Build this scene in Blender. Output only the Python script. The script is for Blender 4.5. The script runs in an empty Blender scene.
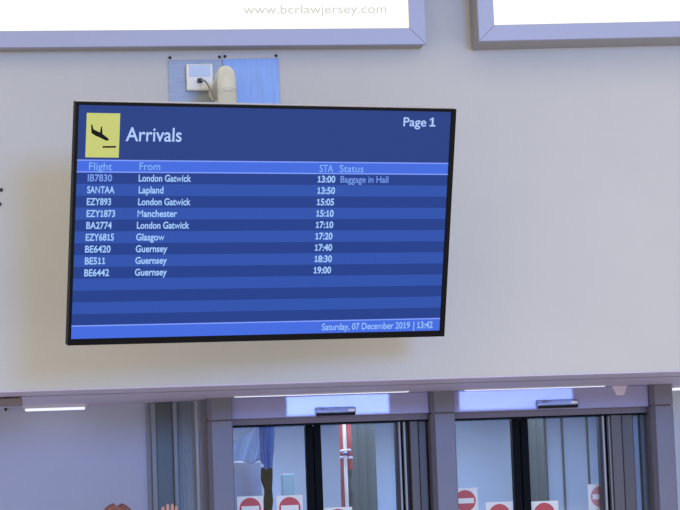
import bpy, bmesh, math, random
from mathutils import Vector, Matrix
random.seed(4)
S = bpy.context.scene
COL = S.collection


def lin(r, g, b):
    def f(c):
        c /= 255.0
        return c / 12.92 if c <= 0.04045 else ((c + 0.055) / 1.055) ** 2.4
    return (f(r), f(g), f(b))


# ------------------------------------------------------------------ camera
FPX = 2400.0
CAMP = Vector((0.0, -10.5, 1.65))
YAW, PIT, ROL = (math.radians(a) for a in (6.4272, 6.0, 2.0864))
FWD = Vector((math.sin(YAW) * math.cos(PIT), math.cos(YAW) * math.cos(PIT), math.sin(PIT)))
_r = Vector((math.cos(YAW), -math.sin(YAW), 0))
_u = _r.cross(FWD)
RGT = _r * math.cos(ROL) - _u * math.sin(ROL)
UPV = _r * math.sin(ROL) + _u * math.cos(ROL)
cd = bpy.data.cameras.new('camera')
cam = bpy.data.objects.new('camera', cd)
COL.objects.link(cam)
cam.matrix_world = Matrix(((RGT.x, UPV.x, -FWD.x, CAMP.x), (RGT.y, UPV.y, -FWD.y, CAMP.y), (RGT.z, UPV.z, -FWD.z, CAMP.z), (0, 0, 0, 1)))
cd.sensor_width = 36.0
cd.lens = FPX * 36.0 / 680.0
cd.clip_end = 200
S.camera = cam

# ------------------------------------------------------------------ world, big lights, exposure
S.view_settings.view_transform = 'Standard'
S.view_settings.look = 'None'
S.view_settings.exposure = 0.0
S.view_settings.gamma = 1.0
S.view_settings.use_curve_mapping = False
W = bpy.data.worlds.new('hall_ambient')
S.world = W
W.use_nodes = True
W.node_tree.nodes['Background'].inputs[0].default_value = (1.0, 0.905, 0.63, 1)
W.node_tree.nodes['Background'].inputs[1].default_value = 1.14


def area(name, loc, target, sx, sy, power, color, spread=180):
    d = bpy.data.lights.new(name, 'AREA')
    d.shape = 'RECTANGLE'
    d.size, d.size_y = sx, sy
    d.energy = power
    d.color = color
    d.spread = math.radians(spread)
    o = bpy.data.objects.new(name, d)
    COL.objects.link(o)
    o.location = loc
    o.rotation_euler = (Vector(target) - Vector(loc)).to_track_quat('-Z', 'Y').to_euler()
    return o


# daylight from the tall hall window behind the viewer, off to the right
area('hall_window_daylight', (4.2, -20.5, 4.1), (0.9, 0, 2.7), 3.0, 2.4, 1400, (0.15, 0.40, 1.0))
# added warm fill, low at the right, to brighten the lower wall
area('added_warm_fill', (5.2, -8.0, 0.9), (2.4, 0, 2.0), 4.5, 1.4, 30, (1.0, 0.86, 0.58))
# cool ceiling panels of the corridor behind the doors
area('corridor_ceiling_light', (1.9, 2.7, 2.19), (1.9, 2.7, 0), 2.6, 1.2, 33, (0.74, 0.84, 1.0))


def at(px, py, Y):
    """point on the vertical plane y = Y seen at that place of the photograph"""
    d = FWD + RGT * ((px - 340) / FPX) - UPV * ((py - 255) / FPX)
    return CAMP + d * ((Y - CAMP.y) / d.y)


def atz(px, py, z):
    d = FWD + RGT * ((px - 340) / FPX) - UPV * ((py - 255) / FPX)
    return CAMP + d * ((z - CAMP.z) / d.z)


def X(px, Y, py=455):
    return at(px, py, Y).x


def Z(px, py, Y):
    return at(px, py, Y).z


# ------------------------------------------------------------------ materials
def mat(name, rgb, rough=0.5, metal=0.0, bump=0.0, bscale=60, var=0.0, vscale=4.0, spec=0.5, stretch=None):
    m = bpy.data.materials.new(name)
    m.use_nodes = True
    nt = m.node_tree
    b = nt.nodes['Principled BSDF']
    c = (*lin(*rgb), 1)
    b.inputs['Base Color'].default_value = c
    b.inputs['Roughness'].default_value = rough
    b.inputs['Metallic'].default_value = metal
    b.inputs['Specular IOR Level'].default_value = spec
    tc = nt.nodes.new('ShaderNodeTexCoord')
    src = tc.outputs['Object']
    if stretch:
        mp = nt.nodes.new('ShaderNodeMapping')
        mp.inputs['Scale'].default_value = stretch
        nt.links.new(src, mp.inputs['Vector'])
        src = mp.outputs['Vector']
    if var > 0:
        n = nt.nodes.new('ShaderNodeTexNoise')
        n.inputs['Scale'].default_value = vscale
        n.inputs['Detail'].default_value = 4
        nt.links.new(src, n.inputs['Vector'])
        r = nt.nodes.new('ShaderNodeMapRange')
        r.inputs['From Min'].default_value = 0.3
        r.inputs['From Max'].default_value = 0.7
        r.inputs['To Min'].default_value = 1 - var
        r.inputs['To Max'].default_value = 1 + var
        nt.links.new(n.outputs[0], r.inputs['Value'])
        mx = nt.nodes.new('ShaderNodeMix')
        mx.data_type = 'RGBA'
        mx.blend_type = 'MULTIPLY'
        mx.inputs[0].default_value = 1
        mx.inputs[6].default_value = c
        nt.links.new(r.outputs[0], mx.inputs[7])
        nt.links.new(mx.outputs[2], b.inputs['Base Color'])
    if bump > 0:
        n2 = nt.nodes.new('ShaderNodeTexNoise')
        n2.inputs['Scale'].default_value = bscale
        n2.inputs['Detail'].default_value = 3
        nt.links.new(src, n2.inputs['Vector'])
        bp = nt.nodes.new('ShaderNodeBump')
        bp.inputs['Strength'].default_value = bump
        bp.inputs['Distance'].default_value = 0.01
        nt.links.new(n2.outputs[0], bp.inputs['Height'])
        nt.links.new(bp.outputs[0], b.inputs['Normal'])
    return m


def emit(name, rgb, strength=1.0, gloss=0.0):
    """a self-lit surface (screen, lamp or lit sign)"""
    m = bpy.data.materials.new(name)
    m.use_nodes = True
    b = m.node_tree.nodes['Principled BSDF']
    b.inputs['Base Color'].default_value = (0.004, 0.004, 0.006, 1)
    b.inputs['Roughness'].default_value = 0.35
    b.inputs['Specular IOR Level'].default_value = gloss
    b.inputs['Emission Color'].default_value = (*lin(*rgb), 1)
    b.inputs['Emission Strength'].default_value = strength
    return m


def sheet(name, rgb, rough=0.3, **k):
    m = mat(name, rgb, rough, **k)
    nt = m.node_tree
    b = nt.nodes['Principled BSDF']
    t = nt.nodes.new('ShaderNodeBsdfTranslucent')
    t.inputs[0].default_value = (*lin(*rgb), 1)
    mx = nt.nodes.new('ShaderNodeMixShader')
    mx.inputs[0].default_value = 0.6
    nt.links.new(b.outputs[0], mx.inputs[1])
    nt.links.new(t.outputs[0], mx.inputs[2])
    nt.links.new(mx.outputs[0], nt.nodes['Material Output'].inputs[0])
    return m


def glass(name, tint, refl=0.06):
    m = bpy.data.materials.new(name)
    m.use_nodes = True
    nt = m.node_tree
    nt.nodes.remove(nt.nodes['Principled BSDF'])
    t = nt.nodes.new('ShaderNodeBsdfTransparent')
    t.inputs[0].default_value = (*tint, 1)
    g = nt.nodes.new('ShaderNodeBsdfGlossy')
    g.inputs['Roughness'].default_value = 0.03
    mx = nt.nodes.new('ShaderNodeMixShader')
    mx.inputs[0].default_value = refl
    nt.links.new(t.outputs[0], mx.inputs[1])
    nt.links.new(g.outputs[0], mx.inputs[2])
    nt.links.new(mx.outputs[0], nt.nodes['Material Output'].inputs[0])
    return m


M = dict(
    wall=mat('hall_wall_paint', (201, 200, 209), 0.75, bump=0.12, bscale=90, var=0.015, vscale=3),
    soffit=mat('soffit_panel', (224, 210, 238), 0.5, var=0.03, vscale=5, bump=0.05),
    seam=mat('dark_seam', (118, 102, 112), 0.7),
    floor=mat('hall_floor_tile', (178, 180, 192), 0.35, var=0.06, vscale=2),
    inner=mat('corridor_wall_paint', (182, 196, 222), 0.7, bump=0.05, bscale=80, var=0.02),
    leftwall=mat('pale_blue_grey_wall', (180, 184, 214), 0.7, bump=0.06, bscale=80, var=0.02),
    rightwall=mat('pale_grey_wall', (205, 212, 226), 0.7, bump=0.06, bscale=80, var=0.02),
    column=mat('column_cladding', (119, 116, 136), 0.45, 0.15, var=0.04, vscale=8, bump=0.04, bscale=140),
    header=mat('door_header_metal', (154, 152, 200), 0.4, 0.15, var=0.03, vscale=6, stretch=(1, 1, 6)),
    rail=mat('door_rail_metal', (116, 104, 120), 0.45, 0.15),
    jamb=mat('bronze_jamb_metal', (93, 87, 94), 0.45, 0.1, var=0.05, vscale=5, stretch=(20, 20, 0.6)),
    jambdark=mat('dark_jamb_gap', (52, 50, 62), 0.5, 0.2),
    strip=mat('pale_aluminium_strip', (172, 174, 190), 0.5, 0.1),
    stile=mat('black_door_stile', (9, 12, 22), 0.6, spec=0.1),
    slate=mat('slate_screen_panel', (80, 86, 98), 0.4, 0.1, var=0.05, vscale=6, stretch=(10, 10, 0.5)),
    teal=mat('grey_green_panel', (172, 182, 196), 0.45, 0.1, var=0.06, vscale=5, stretch=(14, 14, 0.5)),
    post=mat('screen_post_metal', (132, 138, 156), 0.5, 0.1),
    brown=mat('brown_reveal', (138, 136, 156), 0.6, 0.1),
    silver=mat('lightbox_frame_aluminium', (166, 168, 200), 0.42, 0.1, var=0.01, vscale=2),
    casing=mat('lightbox_casing_grey', (160, 156, 158), 0.55, 0.1),
    face=emit('lit_lightbox_face', (255, 255, 246), 1.12),
    faceink=emit('lit_pale_grey_print', (211, 211, 209), 1.0),
    bezel=mat('glossy_black_bezel', (10, 10, 18), 0.4, spec=0.12),
    rear=mat('display_rear_casing', (196, 192, 204), 0.4, 0.2),
    plate=mat('brushed_steel_plate', (152, 160, 182), 0.5, 0.5, var=0.08, vscale=5, stretch=(2, 2, 25)),
    plateb=mat('blue_film_steel_plate', (140, 168, 226), 0.5, 0.3, var=0.09, vscale=4, stretch=(14, 2, 1.5)),  # upright streaks in the colour stand in for the pole's dark reflection
    cream=mat('cream_painted_tube', (214, 213, 206), 0.3, 0.05),
    socket=mat('socket_white_plastic', (238, 236, 240), 0.3),
    label=mat('socket_blue_film', (188, 204, 244), 0.3),
    black=mat('black_plastic', (20, 20, 24), 0.4),
    cable=mat('grey_cable', (150, 146, 150), 0.5),
    screw=mat('dark_screw', (60, 58, 58), 0.4, 0.6),
    lamp=emit('lamp_diffuser', (225, 230, 255), 1.25),
    lampbody=mat('lamp_housing', (200, 196, 206), 0.4, 0.2),
    sensor=mat('sensor_housing_silver', (142, 146, 180), 0.4, 0.0),
    lens=mat('sensor_dark_lens', (16, 13, 22), 0.15),
    indic=mat('sensor_white_tab', (240, 242, 250), 0.3),
    greybox=mat('grey_device_metal', (140, 130, 136), 0.45, 0.3),
    white=mat('sign_white_vinyl', (250, 250, 255), 0.4),
    red=mat('sign_red_vinyl', (205, 58, 56), 0.4),
    pink=mat('sign_veiled_red_vinyl', (214, 150, 160), 0.4),  # paler red: the reflection veil of the glass is put into the colour
    glass=glass('door_glass', (0.92, 0.96, 0.98), 0.022),
    pillar=mat('corridor_grey_pillar', (72, 82, 92), 0.55, var=0.06, vscale=5, stretch=(14, 14, 0.4)),
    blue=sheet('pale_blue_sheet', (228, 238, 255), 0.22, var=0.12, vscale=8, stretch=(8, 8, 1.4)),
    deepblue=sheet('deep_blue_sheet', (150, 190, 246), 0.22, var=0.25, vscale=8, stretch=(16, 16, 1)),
    bark=mat('dark_brown_rough', (34, 24, 28), 0.9, spec=0.1, bump=0.8, bscale=40, var=0.3, vscale=20),
    ribbonred=mat('red_ribbon', (196, 84, 92), 0.5, var=0.08, vscale=12, stretch=(12, 12, 1)),
    ribbonwhite=mat('white_ribbon', (232, 232, 250), 0.5),
    ribbonblue=mat('navy_ribbon', (60, 62, 130), 0.5),
    polewhite=mat('white_pole_paint', (220, 218, 226), 0.35),
    aqua=mat('aqua_panel', (128, 154, 168), 0.5),
    skin=mat('skin', (222, 168, 166), 0.5),
    hair=mat('brown_hair', (176, 122, 112), 0.6, bump=0.7, bscale=70, var=0.4, vscale=25, stretch=(3, 3, 1)),
    coat=mat('navy_coat', (46, 52, 78), 0.8, bump=0.2),
    trousers=mat('dark_trousers', (40, 42, 50), 0.8),
    shoe=mat('black_shoes', (24, 22, 24), 0.4),
)
# display colours
SC = dict(
    head=emit('screen_header_navy', (41, 65, 133), 1, 0.06), dark=emit('screen_row_dark', (36, 64, 141), 1, 0.06),
    lite=emit('screen_row_light', (48, 83, 172), 1, 0.06), band=emit('screen_band_blue', (68, 108, 224), 1, 0.06),
    line=emit('screen_band_line', (132, 160, 255), 1), text=emit('screen_text_white', (164, 203, 255), 1),
    title=emit('screen_title_white', (178, 206, 255), 1), headtext=emit('screen_heading_text', (138, 186, 255), 1),
    dim=emit('screen_text_dim', (122, 158, 240), 1), yellow=emit('screen_icon_yellow', (201, 206, 122), 1),
    ink=emit('screen_icon_black', (26, 26, 24), 1), foot=emit('screen_footer_text', (150, 190, 255), 1))


# ------------------------------------------------------------------ mesh helpers
def tag(o, label=None, cat=None, group=None, kind=None):
    if label: o['label'] = label
    if cat: o['category'] = cat
    if group: o['group'] = group
    if kind: o['kind'] = kind
    return o


def empty(name, loc, rot=(0, 0, 0)):
    o = bpy.data.objects.new(name, None)
    COL.objects.link(o)
    o.location = loc
    o.rotation_euler = rot
    o.empty_display_size = 0.05
    return o


class MB:
    """collects shapes in world coordinates, links them as one mesh object"""
    def __init__(self):
        self.bm = bmesh.new()
        self.mi = 0

    def _add(self, tmp, mi=None):
        mi = self.mi if mi is None else mi
        mp = {}
        for v in tmp.verts: mp[v] = self.bm.verts.new(v.co)
        for f in tmp.faces:
            try:
                nf = self.bm.faces.new([mp[v] for v in f.verts])
                nf.material_index = mi
                nf.smooth = f.smooth
            except ValueError:
                pass
        tmp.free()
        return self

    def box(self, x0, x1, y0, y1, z0, z1, bev=0.0, mi=None, seg=2):
        t = bmesh.new()
        bmesh.ops.create_cube(t, size=1)
        for v in t.verts:
            v.co = Vector(((x0 + x1) / 2 + v.co.x * (x1 - x0), (y0 + y1) / 2 + v.co.y * (y1 - y0), (z0 + z1) / 2 + v.co.z * (z1 - z0)))
        if bev > 0:
            bmesh.ops.bevel(t, geom=t.edges[:], offset=bev, segments=seg, affect='EDGES', profile=0.5)
        return self._add(t, mi)

    def prism(self, pts, n, depth, bev=0.0, mi=None):
        """closed outline of 3-D points, pushed along n by depth"""
        t = bmesh.new()
        vs = [t.verts.new(Vector(p)) for p in pts]
        f = t.faces.new(vs)
        n = Vector(n)
        r = bmesh.ops.extrude_face_region(t, geom=[f])
        for v in [e for e in r['geom'] if isinstance(e, bmesh.types.BMVert)]: v.co += n * depth
        bmesh.ops.recalc_face_normals(t, faces=t.faces[:])
        if bev > 0:
            bmesh.ops.bevel(t, geom=t.edges[:], offset=bev, segments=2, affect='EDGES', profile=0.5)
        return self._add(t, mi)

    def tube(self, pts, rad, seg=16, mi=None, cap=True):
        t = bmesh.new()
        rings = []
        P = [Vector(p) for p in pts]
        rads = rad if isinstance(rad, (list, tuple)) else [rad] * len(P)
        prev = None
        for i, p in enumerate(P):
            d = (P[min(i + 1, len(P) - 1)] - P[max(i - 1, 0)]).normalized()
            if prev is None:
                a = Vector((0, 0, 1)) if abs(d.z) < 0.9 else Vector((1, 0, 0))
                prev = d.cross(a).normalized()
            u = (prev - d * prev.dot(d)).normalized()
            prev = u
            w = d.cross(u)
            rings.append([t.verts.new(p + (u * math.cos(k * 2 * math.pi / seg) + w * math.sin(k * 2 * math.pi / seg)) * rads[i]) for k in range(seg)])
        for a, b in zip(rings, rings[1:]):
            for k in range(seg):
                f = t.faces.new([a[k], a[(k + 1) % seg], b[(k + 1) % seg], b[k]])
                f.smooth = True
        if cap:
            t.faces.new(rings[0][::-1])
            t.faces.new(rings[-1])
        bmesh.ops.recalc_face_normals(t, faces=t.faces[:])
        return self._add(t, mi)

    def ball(self, c, r, sx=1, sy=1, sz=1, mi=None, sub=2):
        t = bmesh.new()
        bmesh.ops.create_icosphere(t, subdivisions=sub, radius=r)
        for v in t.verts: v.co = Vector((v.co.x * sx, v.co.y * sy, v.co.z * sz)) + Vector(c)
        for f in t.faces: f.smooth = True
        return self._add(t, mi)

    def build(self, name, mats, parent=None):
        me = bpy.data.meshes.new(name)
        bmesh.ops.recalc_face_normals(self.bm, faces=self.bm.faces[:])
        o = bpy.data.objects.new(name, me)
        org = Vector((0, 0, 0))
        if self.bm.verts:
            lo = Vector([min(v.co[i] for v in self.bm.verts) for i in range(3)])
            hi = Vector([max(v.co[i] for v in self.bm.verts) for i in range(3)])
            org = Vector(((lo.x + hi.x) / 2, (lo.y + hi.y) / 2, lo.z))
        inv = parent_matrix(parent).inverted() if parent else Matrix.Identity(4)
        if parent is None:
            for v in self.bm.verts: v.co -= org
            o.location = org
        else:
            o.parent = parent
            for v in self.bm.verts: v.co = inv @ v.co
        self.bm.to_mesh(me)
        self.bm.free()
        for m in (mats if isinstance(mats, (list, tuple)) else [mats]): me.materials.append(m)
        COL.objects.link(o)
        return o


def parent_matrix(o):
    m = Matrix.LocRotScale(o.location, o.rotation_euler, None)
    return parent_matrix(o.parent) @ m if o.parent else m


def struct(name, mb, m, label, cat='building'):
    return tag(mb.build(name, m), label, cat, kind='structure')


# ------------------------------------------------------------------ the building
ZS = 2.205            # underside of the soffit
YD = 1.40             # line of the doors
YG = 1.50             # glass plane
YC = 1.25             # front of the columns
YH = 1.30             # front of the headers
YW = 1.62             # pale walls beside the doors
XA, XB = -5.0, 7.0

struct('floor', MB().box(XA, XB, -24, 4.2, -0.1, 0), M['floor'], 'grey floor of the arrivals hall', 'floor')
struct('wall_front', MB().box(XA, XB, 0, 0.22, ZS, 5.6), M['wall'], 'cream hall wall carrying the arrivals screen and lightboxes', 'wall')
struct('shade_ledge', MB().box(XA, XB, -1.5, 0, 4.85, 5.15), M['wall'], 'unseen ledge added above the lightboxes to shade the wall top', 'wall')  # added out of view to darken the upper wall
sof = MB().box(XA, XB, 0.22, 4.2, ZS, ZS + 0.12)
sof.box(XA, XB, 0.004, 0.22, ZS - 0.006, ZS)
ys = atz(340, 386.5, ZS).y
sof.box(XA, XB, ys, ys + 0.012, ZS - 0.0015, ZS, mi=1)
struct('ceiling', sof, [M['soffit'], M['seam']], 'pinkish grey soffit above the doors', 'ceiling')

xl = X(147.4, YW)
struct('wall_left', MB().box(XA, xl, YW, YW + 0.12, 0, ZS), M['leftwall'], 'pale blue grey wall left of the doors', 'wall')
xr = X(675, YW)
struct('wall_right', MB().box(xr, XB, YW, YW + 0.12, 0, ZS), M['rightwall'], 'pale wall strip right of the last column', 'wall')
YB = 3.7
x0, x1 = X(206, YD), X(650, YD)
back = MB().box(x0 - 0.4, x1 + 0.8, YB, YB + 0.12, 0, ZS)
for px in (546, 563, 588):
    xx = X(px, YB)
    back.box(xx - 0.006, xx + 0.006, YB - 0.012, YB, 0.05, ZS - 0.01, mi=1)
struct('wall_back', back, [M['inner'], M['slate']], 'pale panelled corridor wall behind the glass doors', 'wall')
struct('wall_partition', MB().box(x0 - 0.4, x0 - 0.3, YW + 0.121, YB, 0, ZS), M['inner'], 'side wall of the corridor at the left door', 'wall')
struct('wall_partition.001', MB().box(x1 + 0.7, x1 + 0.8, YW + 0.121, YB, 0, ZS), M['inner'], 'side wall of the corridor at the right door', 'wall')

# screen of posts and ribbed panels between the pale wall and the first column
scr = empty('side_screen', (X(172, YD), YD, 0))
tag(scr, 'blue grey ribbed side screen between pale wall and first column', 'screen', kind='structure')
zt = ZS
b = lambda p0, p1, ya, yb, m, n, bev=0.004, ztop=zt: MB().box(X(p0, ya), X(p1, ya), ya, yb, 0.0, ztop, bev).build(n, M[m], scr)
b(147.6, 152.2, 1.59, 1.62, 'post', 'post')
b(152, 157.4, 1.55, 1.62, 'post', 'post')
b(157, 175, 1.54, 1.60, 'slate', 'dark_panel')
b(174, 178.4, 1.50, 1.60, 'post', 'post')
rb = MB()
for k in range(6):
    p = 178.4 + k * 2.95
    xc = X(p + 1.5, 1.52)
    rb.tube([(xc, 1.54, 0), (xc, 1.54, zt)], 0.0095, 10)
    rb.box(xc - 0.008, xc + 0.008, 1.54, 1.56, 0, zt)
rb.build('ribbed_panel', M['teal'], scr)
b(196, 200.4, 1.46, 1.60, 'strip', 'edge_strip')
b(200.2, 209.5, 1.42, 1.60, 'brown', 'reveal_panel')


def column(pl, pr, pj, label, lip=0.02):
    """clad column: shaft, dark joint and cap, chamfered on its left edge"""
    e = empty('column', (X((pl + pr) / 2, YC), YC, 0))
    tag(e, label, 'column', kind='structure')
    xa, xb = X(pl, YC), X(pr, YC)
    zj = Z((pl + pr) / 2, pj, YC)

    def shaft(z0, z1, name):
        m = MB()
        pts = [(xa, 1.58, z0), (xa, YC + 0.03, z0), (xa + lip, YC, z0), (xb - 0.004, YC, z0), (xb, YC + 0.004, z0), (xb, 1.58, z0)]
        m.prism(pts, (0, 0, 1), z1 - z0)
        m.build(name, M['column'], e)
    shaft(0, zj - 0.004, 'shaft')
    shaft(zj + 0.004, ZS, 'cap')
    MB().box(xa + 0.006, xb - 0.006, YC + 0.012, 1.57, zj - 0.006, zj + 0.006).build('joint', M['seam'], e)
    return xa, xb


c1 = column(208.8, 233.6, 420.5, 'purple grey clad column left of the first door')
c2 = column(432.6, 456.6, 412.8, 'purple grey clad column between the two doors')
c3 = column(653.8, 675.6, 405, 'purple grey clad column right of the second door')


def door(n, ca, cb, px_stile, px_glass_r, jambs, zpx, label):
    """automatic sliding door: header, head rail, two leaves with glass, dark meeting stiles, jamb mouldings"""
    e = empty('door_%d' % n, ((ca + cb) / 2, YD, 0))
    tag(e, label, 'door', kind='structure')
    zb = Z(*zpx, YH)
    MB().box(ca, cb, YH, 1.56, zb, ZS, 0.004).build('header', M['header'], e)
    MB().box(ca, cb, YH + 0.05, 1.47, zb - 0.028, zb).build('head_rail', M['rail'], e)
    MB().box(ca, cb, YH + 0.055, 1.47, zb - 0.036, zb - 0.028).build('rail_gasket', M['stile'], e)
    s0, s1 = X(px_stile[0], YG), X(px_stile[1], YG)
    sm = (s0 + s1) / 2
    gr = X(px_glass_r, YG)
    zg = zb - 0.036
    for a, bb, sa, sb in ((ca - 0.10, s0, s0, sm - 0.002), (s1, gr + 0.12, sm + 0.002, s1)):
        lf = MB().box(sa, sb, YG - 0.035, YG + 0.035, 0.02, zg, 0.004).build('leaf', M['stile'], e)
        MB().box(a, bb, YG - 0.005, YG + 0.005, 0.02, zg + 0.02).build('glass_pane', M['glass'], lf)
        MB().box(a, bb, YG - 0.02, YG + 0.02, 0.02, 0.12).build('bottom_rail', M['rail'], lf)
    for p0, p1, ya, yb, m, nm in jambs:
        MB().box(X(p0, ya), X(p1, ya), ya, yb, 0, zb if ya > YH + 0.001 else ZS, 0.003).build(nm, M[m], e)
    return e


door(1, c1[1], c2[0], (305.6, 321), 396.5, [
    (396.2, 399.6, 1.40, 1.47, 'jambdark', 'jamb'), (399.4, 401.4, 1.38, 1.46, 'strip', 'jamb_strip'), (401.4, 404.2, 1.44, 1.47, 'stile', 'jamb_gap'),
    (404.2, 406.5, 1.39, 1.46, 'strip', 'jamb_strip'), (406.5, 410.8, 1.42, 1.47, 'jambdark', 'jamb'), (410.8, 419, 1.36, 1.47, 'jamb', 'jamb_cover'),
    (419.2, 427, 1.38, 1.47, 'jamb', 'jamb_cover'), (427, 436, 1.42, 1.47, 'slate', 'jamb_infill')],
    (340, 416), 'first automatic glass sliding door, red and white pole behind it')
door(2, c2[1], c3[0], (512, 528), 600.5, [
    (600.4, 603.8, 1.40, 1.47, 'jambdark', 'jamb'), (603.6, 605.8, 1.38, 1.46, 'strip', 'jamb_strip'), (605.8, 609.8, 1.44, 1.47, 'stile', 'jamb_gap'),
    (609.8, 612.6, 1.39, 1.46, 'strip', 'jamb_strip'), (612.6, 623, 1.36, 1.47, 'jamb', 'jamb_cover'), (623.2, 634.4, 1.38, 1.47, 'jamb', 'jamb_cover'),
    (634.4, 642, 1.45, 1.48, 'inner', 'jamb_infill'), (641.8, 656, 1.40, 1.47, 'slate', 'jamb')],
    (560, 409.4), 'second automatic glass sliding door, plain pale wall behind it')

# grey pillars in the corridor
YP = 3.2


def pillar(p0, p1, label):
    m = MB()
    xa, xb = X(p0, YP), X(p1, YP)
    m.box(xa, xb, YP, YP + 0.22, 0, ZS, 0.008)
    n = 3
    for k in range(1, n):
        xx = xa + (xb - xa) * k / n
        m.box(xx - 0.004, xx + 0.004, YP - 0.006, YP, 0.02, ZS - 0.01, 0.001)
    return struct('corridor_pillar', m, M['pillar'], label, 'pillar')


pillar(351, 376, 'grey corridor pillar beside the red and white pole')
pillar(524, 545, 'dark grey corridor pillar seen through the second door')


# ------------------------------------------------------------------ lights with their lamps
def slot_light(pa, pb, label, lit):
    a, c = atz(*pa, ZS), atz(*pb, ZS)
    y = (a.y + c.y) / 2
    e = empty('soffit_light', ((a.x + c.x) / 2, y, ZS))
    tag(e, label, 'ceiling light', 'slot lights over the doors')
    MB().box(a.x - 0.01, c.x + 0.01, y - 0.012, y + 0.022, ZS - 0.005, ZS + 0.002, 0.001).build('housing', M['lampbody'], e)
    MB().box(a.x, c.x, y - 0.008, y + 0.016, ZS - 0.008, ZS - 0.005).build('diffuser', M['lamp'], e)
    x0, x1 = X(lit[0], YH, 405), X(lit[1], YH, 405)
    area('soffit_lamp', ((x0 + x1) / 2, YH - 0.06, ZS - 0.05), ((x0 + x1) / 2, YH, ZS - 0.05), x1 - x0, 0.094, 0.17, (0.34, 0.54, 1.0), 24)
    return e


slot_light((235, 395.6), (408, 390.6), 'thin bright slot light in the soffit above the first door', (287, 389))
slot_light((464, 389.6), (606, 384.6), 'thin bright slot light in the soffit above the second door', (460, 573))


def batten(pa, pb, label):
    a, c = at(*pa, 1.5), at(*pb, 1.5)
    e = empty('batten_light', ((a.x + c.x) / 2, 1.5, ZS))
    tag(e, label, 'ceiling light')
    z = (a.z + c.z) / 2
    MB().box(a.x - 0.012, c.x + 0.012, 1.475, 1.525, z + 0.005, ZS + 0.002, 0.002).build('housing', M['lampbody'], e)
    MB().box(a.x, c.x, 1.47, 1.53, z - 0.006, z + 0.005, 0.004).build('diffuser', M['lamp'], e)


batten((25, 409.8), (85, 408.4), 'short bright batten light under the soffit at far left')
batten((673, 389.2), (740, 387), 'bright batten light under the soffit right of the last column')


# ------------------------------------------------------------------ door sensors
def sensor(p0, p1, ptop, pbot, label):
    yc = YH - 0.035
    xa, xb = X(p0, yc, ptop), X(p1, yc, ptop)
    xm, pm = (xa + xb) / 2, (p0 + p1) / 2
    zt_, zb_ = Z(pm, ptop, yc), Z(pm, pbot, yc)
    h = zt_ - zb_
    e = empty('door_sensor', (xm, YH, zb_))
    tag(e, label, 'sensor')
    pr = [(xa, YH, zt_), (xa, YH - 0.045, zt_ - 0.006), (xa, YH - 0.06, zt_ - h * 0.5), (xa, YH - 0.05, zb_ + h * 0.28), (xa, YH, zb_ + h * 0.28)]
    MB().prism(pr, (1, 0, 0), xb - xa, 0.004).build('housing', M['sensor'], e)
    pl = [(xa + 0.003, YH, zb_ + h * 0.3), (xa + 0.003, YH - 0.053, zb_ + h * 0.36), (xa + 0.003, YH - 0.04, zb_), (xa + 0.003, YH, zb_)]
    MB().prism(pl, (1, 0, 0), xb - xa - 0.006, 0.003).build('lens', M['lens'], e)
    w = xb - xa
    MB().box(xb - w * 0.19, xb - w * 0.04, YH - 0.063, YH - 0.05, zb_ + h * 0.42, zb_ + h * 0.68, 0.001).build('indicator', M['indic'], e)
    tri = [(xa + w * 0.10, YH - 0.0635, zb_ + h * 0.62), (xa + w * 0.32, YH - 0.0635, zb_ + h * 0.78), (xa + w * 0.12, YH - 0.0635, zb_ + h * 0.76)]
    MB().prism(tri, (0, 1, 0), 0.006).build('emblem', M['lens'], e)


sensor(315.6, 355.6, 406.6, 415.6, 'silver door sensor with dark lens over the first door')
sensor(537, 578, 399, 408, 'silver door sensor with dark lens over the second door')

# ------------------------------------------------------------------ no-entry signs on the glass
def no_entry(cx, cy, half, label, red='red', r=10.7, top=None):
    """square white sticker with a red disc and a white bar, on the front of the pane"""
    y = YG - 0.005
    c = at(cx, cy, y)
    k = (y - CAMP.y) / FPX
    e = empty('no_entry_sign', (c.x, y, c.z - half * k))
    tag(e, label, 'sign', 'no-entry stickers on the glass doors')
    h = half * k
    zt_ = c.z + (top if top else half) * k
    MB().box(c.x - h, c.x + h, y - 0.002, y, c.z - h * 1.25, zt_, 0.0004).build('sticker', M['white'], e)
    disc = []
    for a in range(48):
        t = a * 2 * math.pi / 48
        disc.append((c.x + r * k * math.cos(t), y - 0.0032, c.z + r * k * math.sin(t)))
    MB().prism(disc, (0, 1, 0), 0.0012).build('disc', M[red], e)
    MB().box(c.x - r * k * 0.82, c.x + r * k * 0.82, y - 0.0044, y - 0.0032, c.z - r * k * 0.24, c.z + r * k * 0.24).build('bar', M['white'], e)


no_entry(250.3, 508.6, 13, 'red no-entry sticker under the blue sheet, beside the first column', top=12.4)
no_entry(289.8, 507.8, 13.2, 'red no-entry sticker on the first door, just left of its black stiles', top=12.4)
no_entry(338, 519.6, 14.6, 'red no-entry sticker low on the first door, below the red and white pole', top=12.3)
no_entry(465.2, 500.8, 13, 'highest red no-entry sticker, partly hidden by the column between the doors', top=13)
no_entry(499.6, 514.6, 14, 'red no-entry sticker on the second door, just left of its black stiles', top=12.8)
no_entry(544.4, 513.4, 14.6, 'red no-entry sticker on the second door, in front of the dark corridor pillar', top=12.5)
no_entry(601, 496.6, 13.4, 'no-entry sticker coloured pink for a reflection veil, at the right edge of the second door', red='pink', top=12.8)

# ------------------------------------------------------------------ things behind the first door
YI = 1.78
t = empty('plastic_sheet', at(250, 470, YI))
tag(t, 'pale blue plastic sheet hanging in folds behind the first door', 'sheet')


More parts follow.
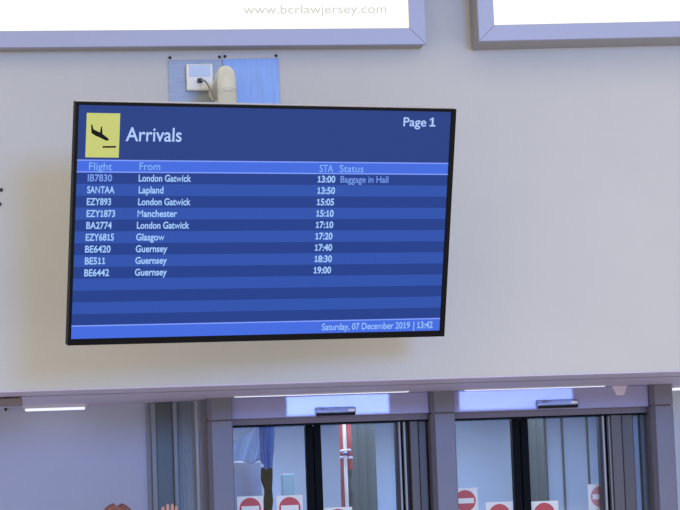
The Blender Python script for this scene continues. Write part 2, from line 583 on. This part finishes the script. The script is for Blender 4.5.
def cloth(outline_top, outline_bot, y, amp, folds, name, m, parent):
    """hanging sheet between two px polylines, pleated in depth"""
    me = MB()
    bm = me.bm
    n, rows = 48, 14

    def lerp(poly, s):
        s *= len(poly) - 1
        i = min(int(s), len(poly) - 2)
        f = s - i
        return (poly[i][0] + (poly[i + 1][0] - poly[i][0]) * f, poly[i][1] + (poly[i + 1][1] - poly[i][1]) * f)
    g = []
    for i in range(n + 1):
        s = i / n
        a, c = at(*lerp(outline_top, s), y), at(*lerp(outline_bot, s), y)
        col = []
        for j in range(rows + 1):
            v = j / rows
            p = a.lerp(c, v)
            p.y += amp * (0.3 + 0.7 * v) * math.sin(s * folds * 2 * math.pi + 2.2 * v) + 0.3 * amp * math.sin(s * folds * 5 + v * 7)
            col.append(bm.verts.new(p))
        g.append(col)
    for i in range(n):
        for j in range(rows):
            f = bm.faces.new([g[i][j], g[i + 1][j], g[i + 1][j + 1], g[i][j + 1]])
            f.smooth = True
    o = me.build(name, m, parent)
    so = o.modifiers.new('thickness', 'SOLIDIFY')
    so.thickness = 0.004
    return o


cloth([(222, 446), (234, 441), (246, 433), (259, 425), (266, 422)], [(222, 460), (232, 462), (240, 460), (250, 464), (258, 461), (264, 462)], YI, 0.03, 4, 'upper_sheet', M['blue'], t)
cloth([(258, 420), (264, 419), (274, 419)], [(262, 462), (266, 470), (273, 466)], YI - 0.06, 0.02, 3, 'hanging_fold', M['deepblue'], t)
# rough dark post under it
rp = MB()
pts, rr = [], []
base = at(267, 468, YI + 0.02)
nz = 34
for k in range(nz):
    z = base.z * k / (nz - 1)
    pts.append((base.x + 0.004 * math.sin(k * 1.9), YI + 0.02 + 0.004 * math.cos(k * 2.3), z))
    rr.append(0.019 + 0.013 * random.random())
rp.tube(pts, rr, 14)
tag(rp.build('rough_post', M['bark']), 'dark brown ragged-edged post below the blue sheet', 'post')
# pale box panel left and aqua panel
a, c = at(233, 466, 2.3), at(262, 466, 2.3)
tag(MB().box(a.x - 0.1, c.x, 2.3, 2.5, 0, at(248, 461, 2.3).z, 0.01).build('display_plinth', M['leftwall']), 'tall pale plinth below the blue sheet', 'plinth')
a, c = at(282, 474, 2.9), at(296, 520, 2.9)
po = MB().box(a.x, c.x, 2.88, 3.0, 0.0, a.z, 0.006)
tag(po.build('aqua_cabinet', M['aqua']), 'narrow pale aqua cabinet behind the first door', 'cabinet')

# red and white festive pole
YR = 2.4
p = at(344.6, 440, YR)
pe = empty('festive_pole', (p.x, YR, 0))
tag(pe, 'white pole with red ribbon and a pale bow behind the first door', 'pole')
k = (YR - CAMP.y) / FPX
MB().tube([(p.x, YR, 0), (p.x, YR, ZS)], 1.9 * k, 16).build('pole', M['polewhite'], pe)
MB().tube([(p.x, YR, 0), (p.x, YR, 0.03)], [0.14, 0.12], 24).build('base', M['greybox'], pe)


def strip(pxa, pxb, pya, pyb, m, nm, dy, wav=0.006):
    me = MB()
    bm = me.bm
    za, zb = Z(345, pya, YR), Z(345, pyb, YR)
    L = []
    for j in range(20):
        f = j / 19
        z = za + (zb - za) * f
        y = YR + dy + wav * math.sin(f * 9)
        L.append((bm.verts.new((X(pxa, YR, 440), y, z)), bm.verts.new((X(pxb, YR, 440), y + 0.004, z))))
    for u, v in zip(L, L[1:]): bm.faces.new([u[0], u[1], v[1], v[0]]).smooth = True
    o = me.build(nm, m, pe)
    s_ = o.modifiers.new('thickness', 'SOLIDIFY')
    s_.thickness = 0.003


strip(339, 342.6, 415, 512, M['ribbonred'], 'red_ribbon', -0.012)
strip(346.4, 351.5, 415, 470, M['ribbonred'], 'red_ribbon', -0.01)
strip(347, 350.5, 470, 512, M['slate'], 'dark_ribbon', 0.0)
kb = at(345, 454, YR)
for dx, dz, nm in ((-0.016, 0.016, 'bow_loop'), (0.016, 0.019, 'bow_loop'), (-0.018, -0.018, 'bow_tail'), (0.024, -0.022, 'bow_tail')):
    MB().ball((kb.x + dx, YR - 0.03, kb.z + dz), 0.016, 1.0, 0.5, 0.5).build(nm, M['ribbonwhite'], pe)
MB().ball((kb.x, YR - 0.035, kb.z - 0.002), 0.016, 1.5, 0.7, 0.5).build('bow_knot', M['ribbonblue'], pe)

# ------------------------------------------------------------------ devices under the soffit
g = empty('soffit_bracket', at(4, 398, 0.5))
tag(g, 'grey box bracket with black bolts under the soffit at far left', 'bracket')
ya = 0.55
xa, xb = X(-22, ya, 400), X(22, ya, 400)
MB().box(xa, xb, ya, ya + 0.10, Z(10, 405.6, ya), Z(10, 398, ya), 0.004).build('box', M['greybox'], g)
MB().box(xa, X(10, ya, 400), ya + 0.02, ya + 0.07, Z(5, 394.4, ya), ZS, 0.002).build('top_plate', M['black'], g)
bo = MB()
MB().tube([(X(6.4, ya, 396), ya + 0.04, Z(6, 398.2, ya)), (X(6.4, ya, 396), ya + 0.04, ZS)], 0.008, 10).build('bolt', M['black'], g)
MB().tube([(X(9.6, ya, 396), ya + 0.04, Z(9, 398.2, ya)), (X(9.6, ya, 396), ya + 0.04, ZS)], 0.007, 10).build('bolt', M['black'], g)
q = at(5.8, 409.6, YW)
tag(MB().ball((q.x, YW - 0.004, q.z), 0.0075, 1, 0.6, 1).build('wall_plug', M['black']), 'small dark plug on the pale wall below the grey bracket', 'plug')

sp = atz(617, 385.8, ZS)
tz = at(619, 395.4, sp.y).z
pts = [(X(611.8, sp.y, 386), sp.y, ZS), (X(627.6, sp.y, 386), sp.y, ZS), (X(624, sp.y, 395), sp.y, tz), (X(616.6, sp.y, 395), sp.y, tz)]
tag(MB().prism(pts, (0, 1, 0), 0.09, 0.003).build('soffit_stop', M['soffit']), 'small tapered block hanging from the soffit near the last column', 'bracket')


# ------------------------------------------------------------------ lightbox signs
def text_mesh(s, offset=0.0, shear=0.0, spacing=1.0):
    cu = bpy.data.curves.new('lettering', 'FONT')
    cu.body = s
    cu.size = 1
    cu.offset = offset
    cu.shear = shear
    cu.space_character = spacing
    cu.resolution_u = 4
    o = bpy.data.objects.new('lettering', cu)
    COL.objects.link(o)
    dg = bpy.context.evaluated_depsgraph_get()
    dg.update()
    me = bpy.data.meshes.new_from_object(o.evaluated_get(dg))
    COL.objects.unlink(o)
    bpy.data.objects.remove(o)
    return me


GLY = {}


def glyph(ch, offset):
    """outline mesh and advance of one character; the figure one gets a flag and a foot as on the screen"""
    if (ch, offset) not in GLY:
        hx = lambda t: max(v.co.x for v in text_mesh(t).vertices)
        if ch == '1':
            h = max(v.co.y for v in text_mesh('0').vertices) * 0.985
            w = hx('0') * 1.04
            q = h * 0.062 + offset
            c = w * 0.54
            pts = [(w * 0.14, 0), (w * 0.94, 0), (w * 0.94, 2 * q * 0.9), (c + q, 2 * q * 0.9), (c + q, h), (c - q * 0.6, h), (w * 0.12, h * 0.80), (w * 0.12 + q * 0.4, h * 0.80 - 2 * q), (c - q, h * 0.86), (c - q, 2 * q * 0.9), (w * 0.14, 2 * q * 0.9)]
            vs, fs = [(x, y, 0) for x, y in pts], [list(range(len(pts)))]
        elif ch == ' ':
            vs, fs = [], []
        else:
            me = text_mesh(ch, min(offset, 0.004) if ch in 'NWwm' else 0.0 if ch == 'M' else offset)
            vs, fs = [tuple(v.co) for v in me.vertices], [list(f.vertices) for f in me.polygons]
        ref = '0' if ch == '1' else ch
        GLY[(ch, offset)] = (vs, fs, hx('H' + ref + 'H') - hx('HH') if ch != ' ' else 0.26)
    return GLY[(ch, offset)]


def put_text(s, org, ux, uy, n, x0, x1, base, cap, m, parent, name='lettering', offset=0.0, spacing=1.0):
    """text whose ink runs from x0 to x1 and whose capitals rise from base by cap, on the plane org + x ux + y uy"""
    V, F, pen = [], [], 0.0
    for ch in s:
        vs, fs, adv = glyph(ch, offset)
        k = len(V)
        V += [(x + pen, y) for x, y, z in vs]
        F += [[i + k for i in f] for f in fs]
        pen += adv * spacing
    hcap = max(v.co.y for v in text_mesh('H').vertices)
    a, c = min(v[0] for v in V), max(v[0] for v in V)
    inv = parent_matrix(parent).inverted()
    me = bpy.data.meshes.new(name)
    me.from_pydata([inv @ (org + ux * (x0 + (x - a) / (c - a) * (x1 - x0)) + uy * (base + y / hcap * cap)) for x, y in V], [], F)
    me.materials.append(m)
    o = bpy.data.objects.new(name, me)
    COL.objects.link(o)
    o.parent = parent
    return o


def lightbox(xa, xb, za, zb, fw, depth, casing_out, tilt, label, words=None):
    """aluminium lightbox: casing on the wall, four mitred frame bars, lit face"""
    e = empty('lightbox_sign', ((xa + xb) / 2, 0, za), (0, tilt, 0))
    tag(e, label, 'lightbox', 'advertising lightboxes above the arrivals screen')
    Mx = parent_matrix(e)
    cx, hw, H = 0, (xb - xa) / 2, zb - za
    w = lambda x, y, z: Mx @ Vector((x, y, z))
    co = casing_out
    m = MB()
    m.box(-hw - co, hw + co, -depth + 0.012, 0.0, -co, H + co, 0.004)
    for v in m.bm.verts: v.co = Mx @ v.co
    m.build('casing', M['casing'], e)
    o4 = [(-hw, 0), (hw, 0), (hw, H), (-hw, H)]
    i4 = [(-hw + fw, fw), (hw - fw, fw), (hw - fw, H - fw), (-hw + fw, H - fw)]
    for k in range(4):
        j = (k + 1) % 4
        q = [o4[k], o4[j], i4[j], i4[k]]
        y0 = -depth - 0.010
        m = MB()
        m.prism([w(x, y0, z) for x, z in q], Mx.to_3x3() @ Vector((0, 1, 0)), 0.024, 0.0022)
        m.build('frame_bar', M['silver'], e)
    m = MB()
    m.box(-hw + fw - 0.005, hw - fw + 0.005, -depth + 0.002, -depth + 0.010, fw - 0.005, H - fw + 0.005)
    for v in m.bm.verts: v.co = Mx @ v.co
    f = m.build('lit_face', M['face'], e)
    if words:
        s, pa, pb, base, cap = words
        yy = -depth + 0.0012
        A, B = at(pa[0], pa[1], yy), at(pb[0], pb[1], yy)
        ux = (Mx.to_3x3() @ Vector((1, 0, 0)))
        uy = (Mx.to_3x3() @ Vector((0, 0, 1)))
        put_text(s, A, ux, uy, Vector((0, -1, 0)), 0, (B - A).length, 0, cap, M['faceink'], f, offset=0.0, spacing=1.0)


dep1 = 0.11
pL, pR = at(0, 48, -dep1), at(426, 44.6, -dep1)
t1 = -math.atan2(pR.z - pL.z, pR.x - pL.x)
wid = 2.6
mid = pR + (pL - pR).normalized() * (wid / 2)
kk = (-dep1 - CAMP.y) / FPX
lightbox(mid.x - wid / 2, mid.x + wid / 2, mid.z, mid.z + 1.0, 17.0 * kk, dep1, -0.004, t1,
         'left lightbox, lit white with a web address along its lower edge',
         ('www.bcrlawjersey.com', (243.5, 13.9), (386.5, 12.1), 0, 9.0 * kk))
dep2 = 0.2
pL, pR = at(478.9, 41.6, -dep2), at(680, 37.1, -dep2)
t2 = -math.atan2(pR.z - pL.z, pR.x - pL.x)
mid = pL + (pR - pL).normalized() * (wid / 2)
kk = (-dep2 - CAMP.y) / FPX
lightbox(mid.x - wid / 2, mid.x + wid / 2, mid.z, mid.z + 1.0, 16.6 * kk, dep2, 0.0, t2, 'right lightbox with a blank lit white face')

# screws left on the wall by the screen
for px, py, lb in ((1.2, 190, 'upper of two dark screws on the wall left of the screen'), (-0.2, 204.2, 'lower of two dark screws on the wall left of the screen')):
    q = at(px, py, 0)
    o = MB().ball((q.x, -0.002, q.z), 0.0075, 1, 0.7, 1.25)
    o.box(q.x - 0.006, q.x + 0.006, -0.0085, -0.006, q.z - 0.0012, q.z + 0.0012)
    tag(o.build('wall_screw', M['screw']), lb, 'screw', 'dark screws at the left wall edge')


# ------------------------------------------------------------------ plates, socket and bracket behind the screen
def plate(p0, p1, ptop, drop, m, label):
    xa, xb = X(p0, 0, 80), X(p1, 0, 80)
    zt_ = Z((p0 + p1) / 2, ptop, 0)
    e = empty('cover_plate', ((xa + xb) / 2, 0, zt_ - drop))
    tag(e, label, 'plate')
    MB().box(xa, xb, -0.006, 0, zt_ - drop, zt_, 0.0015).build('sheet', M[m], e)
    for x in (xa + 0.01, xb - 0.01):
        for z in (zt_ + 0.012, zt_ - drop - 0.012):
            MB().ball((x, -0.004, z), 0.0075, 1, 0.6, 1, sub=2).build('screw', M['screw'], e)
    MB().box(xa, xb, -0.004, 0, zt_ - drop - 0.024, zt_ + 0.024, 0.001).build('flange', M['wall'], e)


plate(168.3, 222.4, 60.2, 0.36, 'plate', 'brushed steel wall plate left of the cream pole, socket on it')
plate(223.4, 279, 58.9, 0.36, 'plateb', 'shiny blue wall plate right of the cream pole')
ys_ = -0.0065
so = empty('power_socket', at(198, 92, ys_))
tag(so, 'white square socket box with black plug on the steel plate', 'socket')
xa, xb = X(186.2, ys_, 80), X(212.6, ys_, 80)
zt_, zb_ = Z(199, 65, ys_), Z(199, 91.5, ys_)
MB().box(xa, xb, ys_ - 0.035, ys_, zb_, zt_, 0.006, seg=3).build('faceplate', M['socket'], so)
MB().box(xa + 0.012, xb - 0.01, ys_ - 0.037, ys_ - 0.034, zb_ + 0.06, zt_ - 0.006, 0.001).build('label_film', M['label'], so)
pg = at(200, 80.4, ys_ - 0.05)
plug = MB().box(pg.x - 0.011, pg.x + 0.011, ys_ - 0.06, ys_ - 0.034, pg.z - 0.009, pg.z + 0.009, 0.003).build('plug', M['black'], so)
pole_x = X(226.8, -0.5, 85)
pole_y = -0.5
cb = []
for k in range(13):
    f = k / 12
    cb.append((pg.x + 0.005 + (X(213, -0.3, 90) - pg.x) * f, ys_ - 0.06 - 0.22 * f, pg.z - 0.03 * f - 0.10 * f * f))
MB().tube(cb, 0.0042, 8).build('cable', M['cable'], plug)

br = empty('display_bracket', (pole_x, 0, Z(226, 85, -0.5)))
tag(br, 'cream tubular elbow bracket holding the arrivals screen off the wall', 'bracket')
R = 9.6 * (pole_y - CAMP.y) / FPX
ztop = Z(227, 62.6, pole_y) - R
bend = 0.075
pts = [(pole_x, -0.022, ztop)]
for k in range(9):
    a = k / 8 * math.pi / 2
    pts.append((pole_x, pole_y + bend - bend * math.sin(a), ztop - bend + bend * math.cos(a)))
zend = 2.82
MB().tube(pts + [(pole_x, pole_y, ztop - bend - 0.02)], R, 28).build('elbow', M['cream'], br)
MB().tube([(pole_x, pole_y, ztop - bend - 0.016), (pole_x, pole_y, zend)], R * 1.02, 28).build('pole', M['cream'], br)
zc = Z(227, 89, pole_y)
MB().tube([(pole_x, pole_y, zc - 0.0015), (pole_x, pole_y, zc + 0.0015)], R * 1.035, 28).build('collar', M['cream'], br)
MB().tube([(pole_x, -0.022, ztop), (pole_x, -0.0066, ztop)], R * 1.25, 28).build('wall_flange', M['cream'], br)

# ------------------------------------------------------------------ the arrivals screen
TC = Vector((0.78368287, -0.93756393, 2.79496489))
UX = Vector((0.95054895, 0.3100517, 0.0180175)).normalized()
UY = Vector((0.05768135, -0.233247, 0.97070526)).normalized()
UN = UX.cross(UY).normalized()      # towards the viewer is -UN2 below
OUT = UX.cross(UY).normalized()
if OUT.y > 0: OUT = -OUT
RT = Matrix((UX, UY, OUT)).transposed()
tv = bpy.data.objects.new('flight_display', None)
COL.objects.link(tv)
tv.location = TC
tv.rotation_euler = RT.to_euler()
tag(tv, 'large black-framed arrivals screen listing nine flights in white on blue', 'display')
TVM = parent_matrix(tv)


def tp(u, v, w=0.0):
    return TC + UX * u + UY * v + OUT * w


def tvbox(u0, u1, v0, v1, w0, w1, m, name, parent, bev=0.0):
    mb = MB().box(u0, u1, v0, v1, w0, w1, bev)
    for vv in mb.bm.verts: vv.co = TVM @ vv.co
    return mb.build(name, m, parent)


HW, HH, HL = 0.83, 0.477, 0.819
SW, ST, SB = 0.806, 0.4645, -0.4515
for u0, u1, v0, v1, nm in ((-HL, HW, ST, HH, 'bezel'), (-HL, HW, -HH, SB, 'bezel'), (-HL, -SW, SB, ST, 'bezel'), (SW, HW, SB, ST, 'bezel')):
    tvbox(u0, u1, v0, v1, -0.03, 0.004, M['bezel'], nm, tv, 0.0018)
tvbox(-HL + 0.006, HW - 0.003, -HH + 0.01, HH + 0.005, -0.036, -0.016, M['rear'], 'trim_shell', tv, 0.003)
tvbox(-HL * 0.93, HW * 0.93, -HH * 0.88, HH * 0.88, -0.075, -0.036, M['black'], 'rear_casing', tv, 0.012)
# hinge plate joins the bracket
hp = TVM.inverted() @ Vector((pole_x, pole_y, zend))
tvbox(-0.30, 0.10, -0.2, 0.2, -0.095, -0.075, M['black'], 'mounting_plate', tv, 0.004)
arm0 = Vector((pole_x, pole_y, zend + 0.03))
arm1 = tp(hp.x, hp.y, -0.1)
tvbox(-0.2, 0.06, -0.216, 0.1, -0.108, -0.0965, M['black'], 'hook_plate', br, 0.002)
tvbox(-0.2, 0.06, -0.216, -0.2003, -0.1, -0.077, M['black'], 'hook_lip', br, 0.001)
MB().tube([arm0, arm1], 0.03, 16).build('tilt_arm', M['black'], br)

# lit panel: header, table band, thirteen rows, footer - one mesh, striped by material
pan = MB()
B1, B0, F1 = 0.2505, 0.2048, -0.4005
strips = [(B1, ST, 0), (B0, B1, 3)]
for k in range(13):
    a = B0 + (F1 - B0) * k / 13
    c = B0 + (F1 - B0) * (k + 1) / 13
    strips.append((c, a, 1 if k % 2 == 0 else 2))
strips.append((SB, F1, 3))
for v0, v1, mi in strips:
    vs = [pan.bm.verts.new(tp(u, v, 0.0005)) for u, v in ((-SW, v0), (SW, v0), (SW, v1), (-SW, v1))]
    f = pan.bm.faces.new(vs)
    f.material_index = mi
for v in (B1, B0, F1):
    vs = [pan.bm.verts.new(tp(u, vv, 0.0009)) for u, vv in ((-SW, v - 0.0024), (SW, v - 0.0024), (SW, v + 0.0024), (-SW, v + 0.0024))]
    pan.bm.faces.new(vs).material_index = 4
pan.box(0, 0.001, 0, 0.001, 0, 0.001) if False else None
screen = pan.build('screen', [SC['head'], SC['dark'], SC['lite'], SC['band'], SC['line']], tv)


def uv(px, py):
    d = FWD + RGT * ((px - 340) / FPX) - UPV * ((py - 255) / FPX)
    kx = (TC - CAMP).dot(OUT) / d.dot(OUT)
    q = CAMP + d * kx - TC
    return q.dot(UX), q.dot(UY)


def stext(s, pl, pr, py_l, cap_px, m, name='row_text', offset=0.0, py_r=None):
    """ink from pl to pr on the photograph, baseline through py_l at the left end (rows run level on the panel)"""
    u0, v0 = uv(pl, py_l)
    u1, v1 = uv(pr, py_r if py_r is not None else py_l)
    if py_r is not None: v0 = (v0 + v1) / 2
    _, vc = uv(pl, py_l - cap_px)
    _, vb = uv(pl, py_l)
    return put_text(s, TC + OUT * 0.0014, UX, UY, OUT, u0, u1, v0, vc - vb, m, screen, name, offset)


stext('Arrivals', 125.5, 181.4, 140.9, 13.6, SC['title'], 'title_text', 0.010)
stext('Page', 403.2, 426, 126, 8.6, SC['title'], 'page_text', 0.012)
stext('1', 429.2, 435.2, 126.4, 8.8, SC['title'], 'page_number', 0.02)
stext('Flight', 88.8, 111.8, 170, 7.6, SC['headtext'], 'heading_text')
stext('From', 139.4, 160, 170, 7.6, SC['headtext'], 'heading_text')
stext('STA', 319.4, 332.9, 171.9, 7.0, SC['headtext'], 'heading_text')
stext('Status', 339.4, 363.2, 172, 7.0, SC['headtext'], 'heading_text')
rows = [('IB7830', 87.6, 112, 'London Gatwick', 138.6, 191.1, 317.6, 335.3, '13:00'), ('SANTAA', 87, 114.4, 'Lapland', 138.6, 163.4, 317.3, 335, '13:50'),
        ('EZY893', 86.7, 111, 'London Gatwick', 138, 190.6, 316.8, 334, '15:05'), ('EZY1873', 86.5, 115, 'Manchester', 137.5, 177, 316.2, 333.6, '15:10'),
        ('BA2774', 86.2, 111.7, 'London Gatwick', 136.8, 189.3, 315.7, 333.2, '17:10'), ('EZY6815', 85.6, 113.9, 'Glasgow', 136, 164.3, 315.3, 332.4, '17:20'),
        ('BE6420', 85, 110.5, 'Guernsey', 135.6, 167.3, 314.7, 332, '17:40'), ('BE511', 84.8, 105.2, 'Guernsey', 135.2, 166.8, 314.4, 331.8, '18:30'),
        ('BE6442', 84.2, 109, 'Guernsey', 134.7, 166.8, 313.5, 330.9, '19:00')]
RP = (F1 - B0) / 13
for i, (fl, a, c, fr, d, e_, s0, s1, tm) in enumerate(rows):
    vb = B0 + RP * (i + 0.775)
    # width read off the photograph, height shared by every row
    for s, p0, p1, m, of in ((fl, a, c, SC['dim'] if i == 0 else SC['text'], 0.022), (fr, d, e_, SC['text'], 0.022), (tm, s0, s1, SC['text'], 0.027)):
        py = 178 + 11.7 * i
        u0, u1 = uv(p0, py)[0], uv(p1, py)[0]
        put_text(s, TC + OUT * 0.0014, UX, UY, OUT, u0, u1, vb, 0.0262, m, screen, 'row_text', of)
    if i == 0:
        put_text('Baggage in Hall', TC + OUT * 0.0014, UX, UY, OUT, uv(340.4, 180)[0], uv(388.2, 180)[0], vb, 0.0262, SC['dim'], screen, 'row_text', 0.010)
stext('Saturday, 07 December 2019', 321.6, 409.6, 330, 6.4, SC['foot'], 'date_text', 0.016, 328.4)
stext('| 13:42', 413, 432.4, 328.3, 6.4, SC['foot'], 'clock_text', 0.026, 327.8)

# yellow arrivals pictogram
ic = MB()
u0, v1 = uv(86.7, 112.8)
u1, v0 = uv(118.6, 157.6)
vs = [ic.bm.verts.new(tp(u, v, 0.0012)) for u, v in ((u0, v0), (u1, v0), (u1, v1), (u0, v1))]
ic.bm.faces.new(vs)
icon = ic.build('arrivals_icon', SC['yellow'], screen)


def iconpoly(pts):
    mb = MB()
    mb.mi = 0
    mb.bm.faces.new([mb.bm.verts.new(TC + UX * u + UY * v + OUT * 0.0018) for u, v in [uv(80 + x / 5.667, 100 + y / 5.667) for x, y in pts]])
    return mb


air = MB()
for pts in ([(62, 138), (69, 139), (76, 166), (112, 184), (118, 151), (124, 149), (127, 192), (158, 216), (163, 226), (156, 231), (142, 228), (108, 211), (86, 202), (64, 187)],
            [(127, 261), (203, 260), (203, 270), (127, 271)]):
    air.bm.faces.new([air.bm.verts.new(TC + UX * u + UY * v + OUT * 0.0018) for u, v in [uv(80 + x / 5.667, 100 + y / 5.667) for x, y in pts]])
air.build('airplane_symbol', SC['ink'], screen)


# ------------------------------------------------------------------ the person below the frame, only hair and fingertips showing
def skinned(name, verts, edges, m, parent, levels=2, root=0):
    me = bpy.data.meshes.new(name)
    me.from_pydata([v[:3] for v in verts], edges, [])
    o = bpy.data.objects.new(name, me)
    COL.objects.link(o)
    sk = o.modifiers.new('skin', 'SKIN')
    sk.use_smooth_shade = True
    for i, v in enumerate(verts):
        d = me.skin_vertices[0].data[i]
        d.radius = (v[3], v[4] if len(v) > 4 else v[3])
        d.use_root = (i == root)
    sb = o.modifiers.new('smooth', 'SUBSURF')
    sb.levels = sb.render_levels = levels
    dg = bpy.context.evaluated_depsgraph_get()
    dg.update()
    nm = bpy.data.meshes.new_from_object(o.evaluated_get(dg))
    COL.objects.unlink(o)
    bpy.data.objects.remove(o)
    nm.name = name
    nm.materials.clear()
    nm.materials.append(m)
    for f in nm.polygons: f.use_smooth = True
    o = bpy.data.objects.new(name, nm)
    COL.objects.link(o)
    o.parent = parent
    return o


YPn = 0.95
hd = at(117, 503.0, YPn)
H = hd.z
per = empty('person', (hd.x, YPn, 0))
tag(per, 'person with brown hair and one raised hand at the lower left edge', 'person')
kq = (YPn - CAMP.y) / FPX
ft = at(168.6, 503.6, YPn)
hx = ft.x - hd.x                    # the raised fingertips, seen from the head
fz = ft.z
s = H / 1.72
hr = 0.078
V = [(0, 0, 0.95 * s, .13, .10), (0, 0, 1.15 * s, .11, .085), (0, 0, 1.34 * s, .15, .095), (0, 0, 1.44 * s, .085, .07), (0, 0.005, 1.50 * s, .052), (0, 0, 1.58 * s, .066, .075), (0, 0, 1.64 * s, .07, .08), (0, 0, H - 0.055, .06, .065),
     (.10, 0, .86 * s, .085), (.11, -.01, .48 * s, .055), (.11, .01, .09 * s, .04), (.11, -.02, .05, .04),
     (-.10, 0, .86 * s, .085), (-.11, -.01, .48 * s, .055), (-.11, .01, .09 * s, .04), (-.11, -.02, .05, .04),
     (-.17, 0, 1.38 * s, .04), (-.24, .01, 1.10 * s, .043), (-.23, -.06, .86 * s, .030), (-.23, -.07, .76 * s, .034, .018),
     (.17, 0, 1.38 * s, .04), (.30, -.03, 1.16 * s, .043), (hx - .01, -.04, fz - 0.19, .028, .024), (hx, -.04, fz - .13, .036, .018), (hx, -.04, fz - .095, .038, .016)]
Ed = [(0, 1), (1, 2), (2, 3), (3, 4), (4, 5), (5, 6), (6, 7), (0, 8), (8, 9), (9, 10), (10, 11), (0, 12), (12, 13), (13, 14), (14, 15), (2, 16), (16, 17), (17, 18), (18, 19), (2, 20), (20, 21), (21, 22), (22, 23), (23, 24)]
# fingers of the raised hand (own chains rooted in the palm), unequal and slightly curled
off = per.location
body = skinned('body', V, Ed, M['skin'], per)
for dx, top, r in ((-.029, fz - 0.012, .0085), (-.0065, fz - 0.001, .009), (.0145, fz + 0.0, .0088), (.033, fz - 0.012, .0078)):
    b0 = (hx + dx * 0.8, -.04, fz - .105, r * 1.1)
    skinned('finger', [b0, (hx + dx * 0.95, -.043, fz - .05, r), (hx + dx, -.046, (fz - .05 + top) / 2, r * .95), (hx + dx * 1.02, -.055, top, r * .75)], [(0, 1), (1, 2), (2, 3)], M['skin'], per)
skinned('thumb', [(hx - .03, -.04, fz - .13, .013), (hx - .055, -.05, fz - .105, .011), (hx - .068, -.055, fz - .075, .009)], [(0, 1), (1, 2)], M['skin'], per)
# clothes
px_, pz = hd.x, 0.0


def loft(mb, rings, seg=28):
    """elliptical rings (z, half width, half depth) closed at both ends"""
    t = bmesh.new()
    R_ = [[t.verts.new((px_ + w * math.cos(k * 2 * math.pi / seg), YPn + d * math.sin(k * 2 * math.pi / seg), z)) for k in range(seg)] for z, w, d in rings]
    for u, v in zip(R_, R_[1:]):
        for k in range(seg): t.faces.new([u[k], u[(k + 1) % seg], v[(k + 1) % seg], v[k]]).smooth = True
    t.faces.new(R_[0][::-1])
    t.faces.new(R_[-1])
    mb._add(t)


ct = MB()
loft(ct, [(.80 * s, .178, .135), (.84 * s, .180, .137), (.95 * s, .172, .13), (1.08 * s, .158, .12), (1.22 * s, .172, .125), (1.34 * s, .192, .12), (1.40 * s, .188, .10), (1.445 * s, .135, .082), (1.475 * s, .078, .068), (1.50 * s, .072, .066)])
sl = lambda p: (px_ + p[0], YPn + p[1], p[2])
ct.tube([sl(p) for p in ((-.13, 0, 1.40 * s), (-.19, 0, 1.385 * s), (-.225, .005, 1.26 * s), (-.24, .01, 1.10 * s), (-.235, -.03, .97 * s), (-.23, -.055, .87 * s))], [.05, .068, .062, .054, .048, .044], 16)
ct.tube([sl(p) for p in ((.13, 0, 1.40 * s), (.19, 0, 1.385 * s), (.25, -.015, 1.27 * s), (.30, -.03, 1.16 * s), (.28, -.036, 1.28 * s), (hx - .008, -.04, fz - .21))], [.05, .068, .062, .056, .05, .042], 16)
ct.build('coat', M['coat'], per)
for sx in (-1, 1):
    MB().ball((px_ + sx * .077, YPn + .004, H - .125), .022, .45, .8, 1.3).build('ear', M['skin'], per)
    MB().ball((px_ + sx * .03, YPn + .072, H - .108), .011).build('eye', M['white'], per)
MB().ball((px_, YPn + .088, H - .135), .017, .8, 1.1, 1.4).build('nose', M['skin'], per)
MB().ball((px_, YPn + .074, H - .18), .02, 1.2, .5, .35).build('mouth', M['pink'], per)
skinned('trousers', [(0, 0, .93 * s, .14, .11), (.10, 0, .84 * s, .1), (.11, -.01, .48 * s, .075), (.11, .01, .08 * s, .06), (-.10, 0, .84 * s, .1), (-.11, -.01, .48 * s, .075), (-.11, .01, .08 * s, .06)],
        [(0, 1), (1, 2), (2, 3), (0, 4), (4, 5), (5, 6)], M['trousers'], per)
for sx in (-.11, .11):
    skinned('shoe', [(sx, -.08, .055, .048, .042), (sx, .03, .05, .05, .04), (sx, .15, .04, .045, .03)], [(0, 1), (1, 2)], M['shoe'], per)
hb = MB()
bz = H - hr * 1.12
hb.ball((hd.x, YPn - 0.01, bz + 0.004), hr, 1.04, 1.18, 1.10, sub=3)
for v in hb.bm.verts:
    d = Vector((v.co.x - hd.x, v.co.y - YPn, v.co.z - bz))
    part = math.exp(-((d.x - 0.004) / 0.010) ** 2) * 0.02 if d.z > 0.02 else 0
    v.co.z += -part + 0.004 * math.sin(d.x * 210) * math.cos(d.y * 160)
hb.build('hair', M['hair'], per)
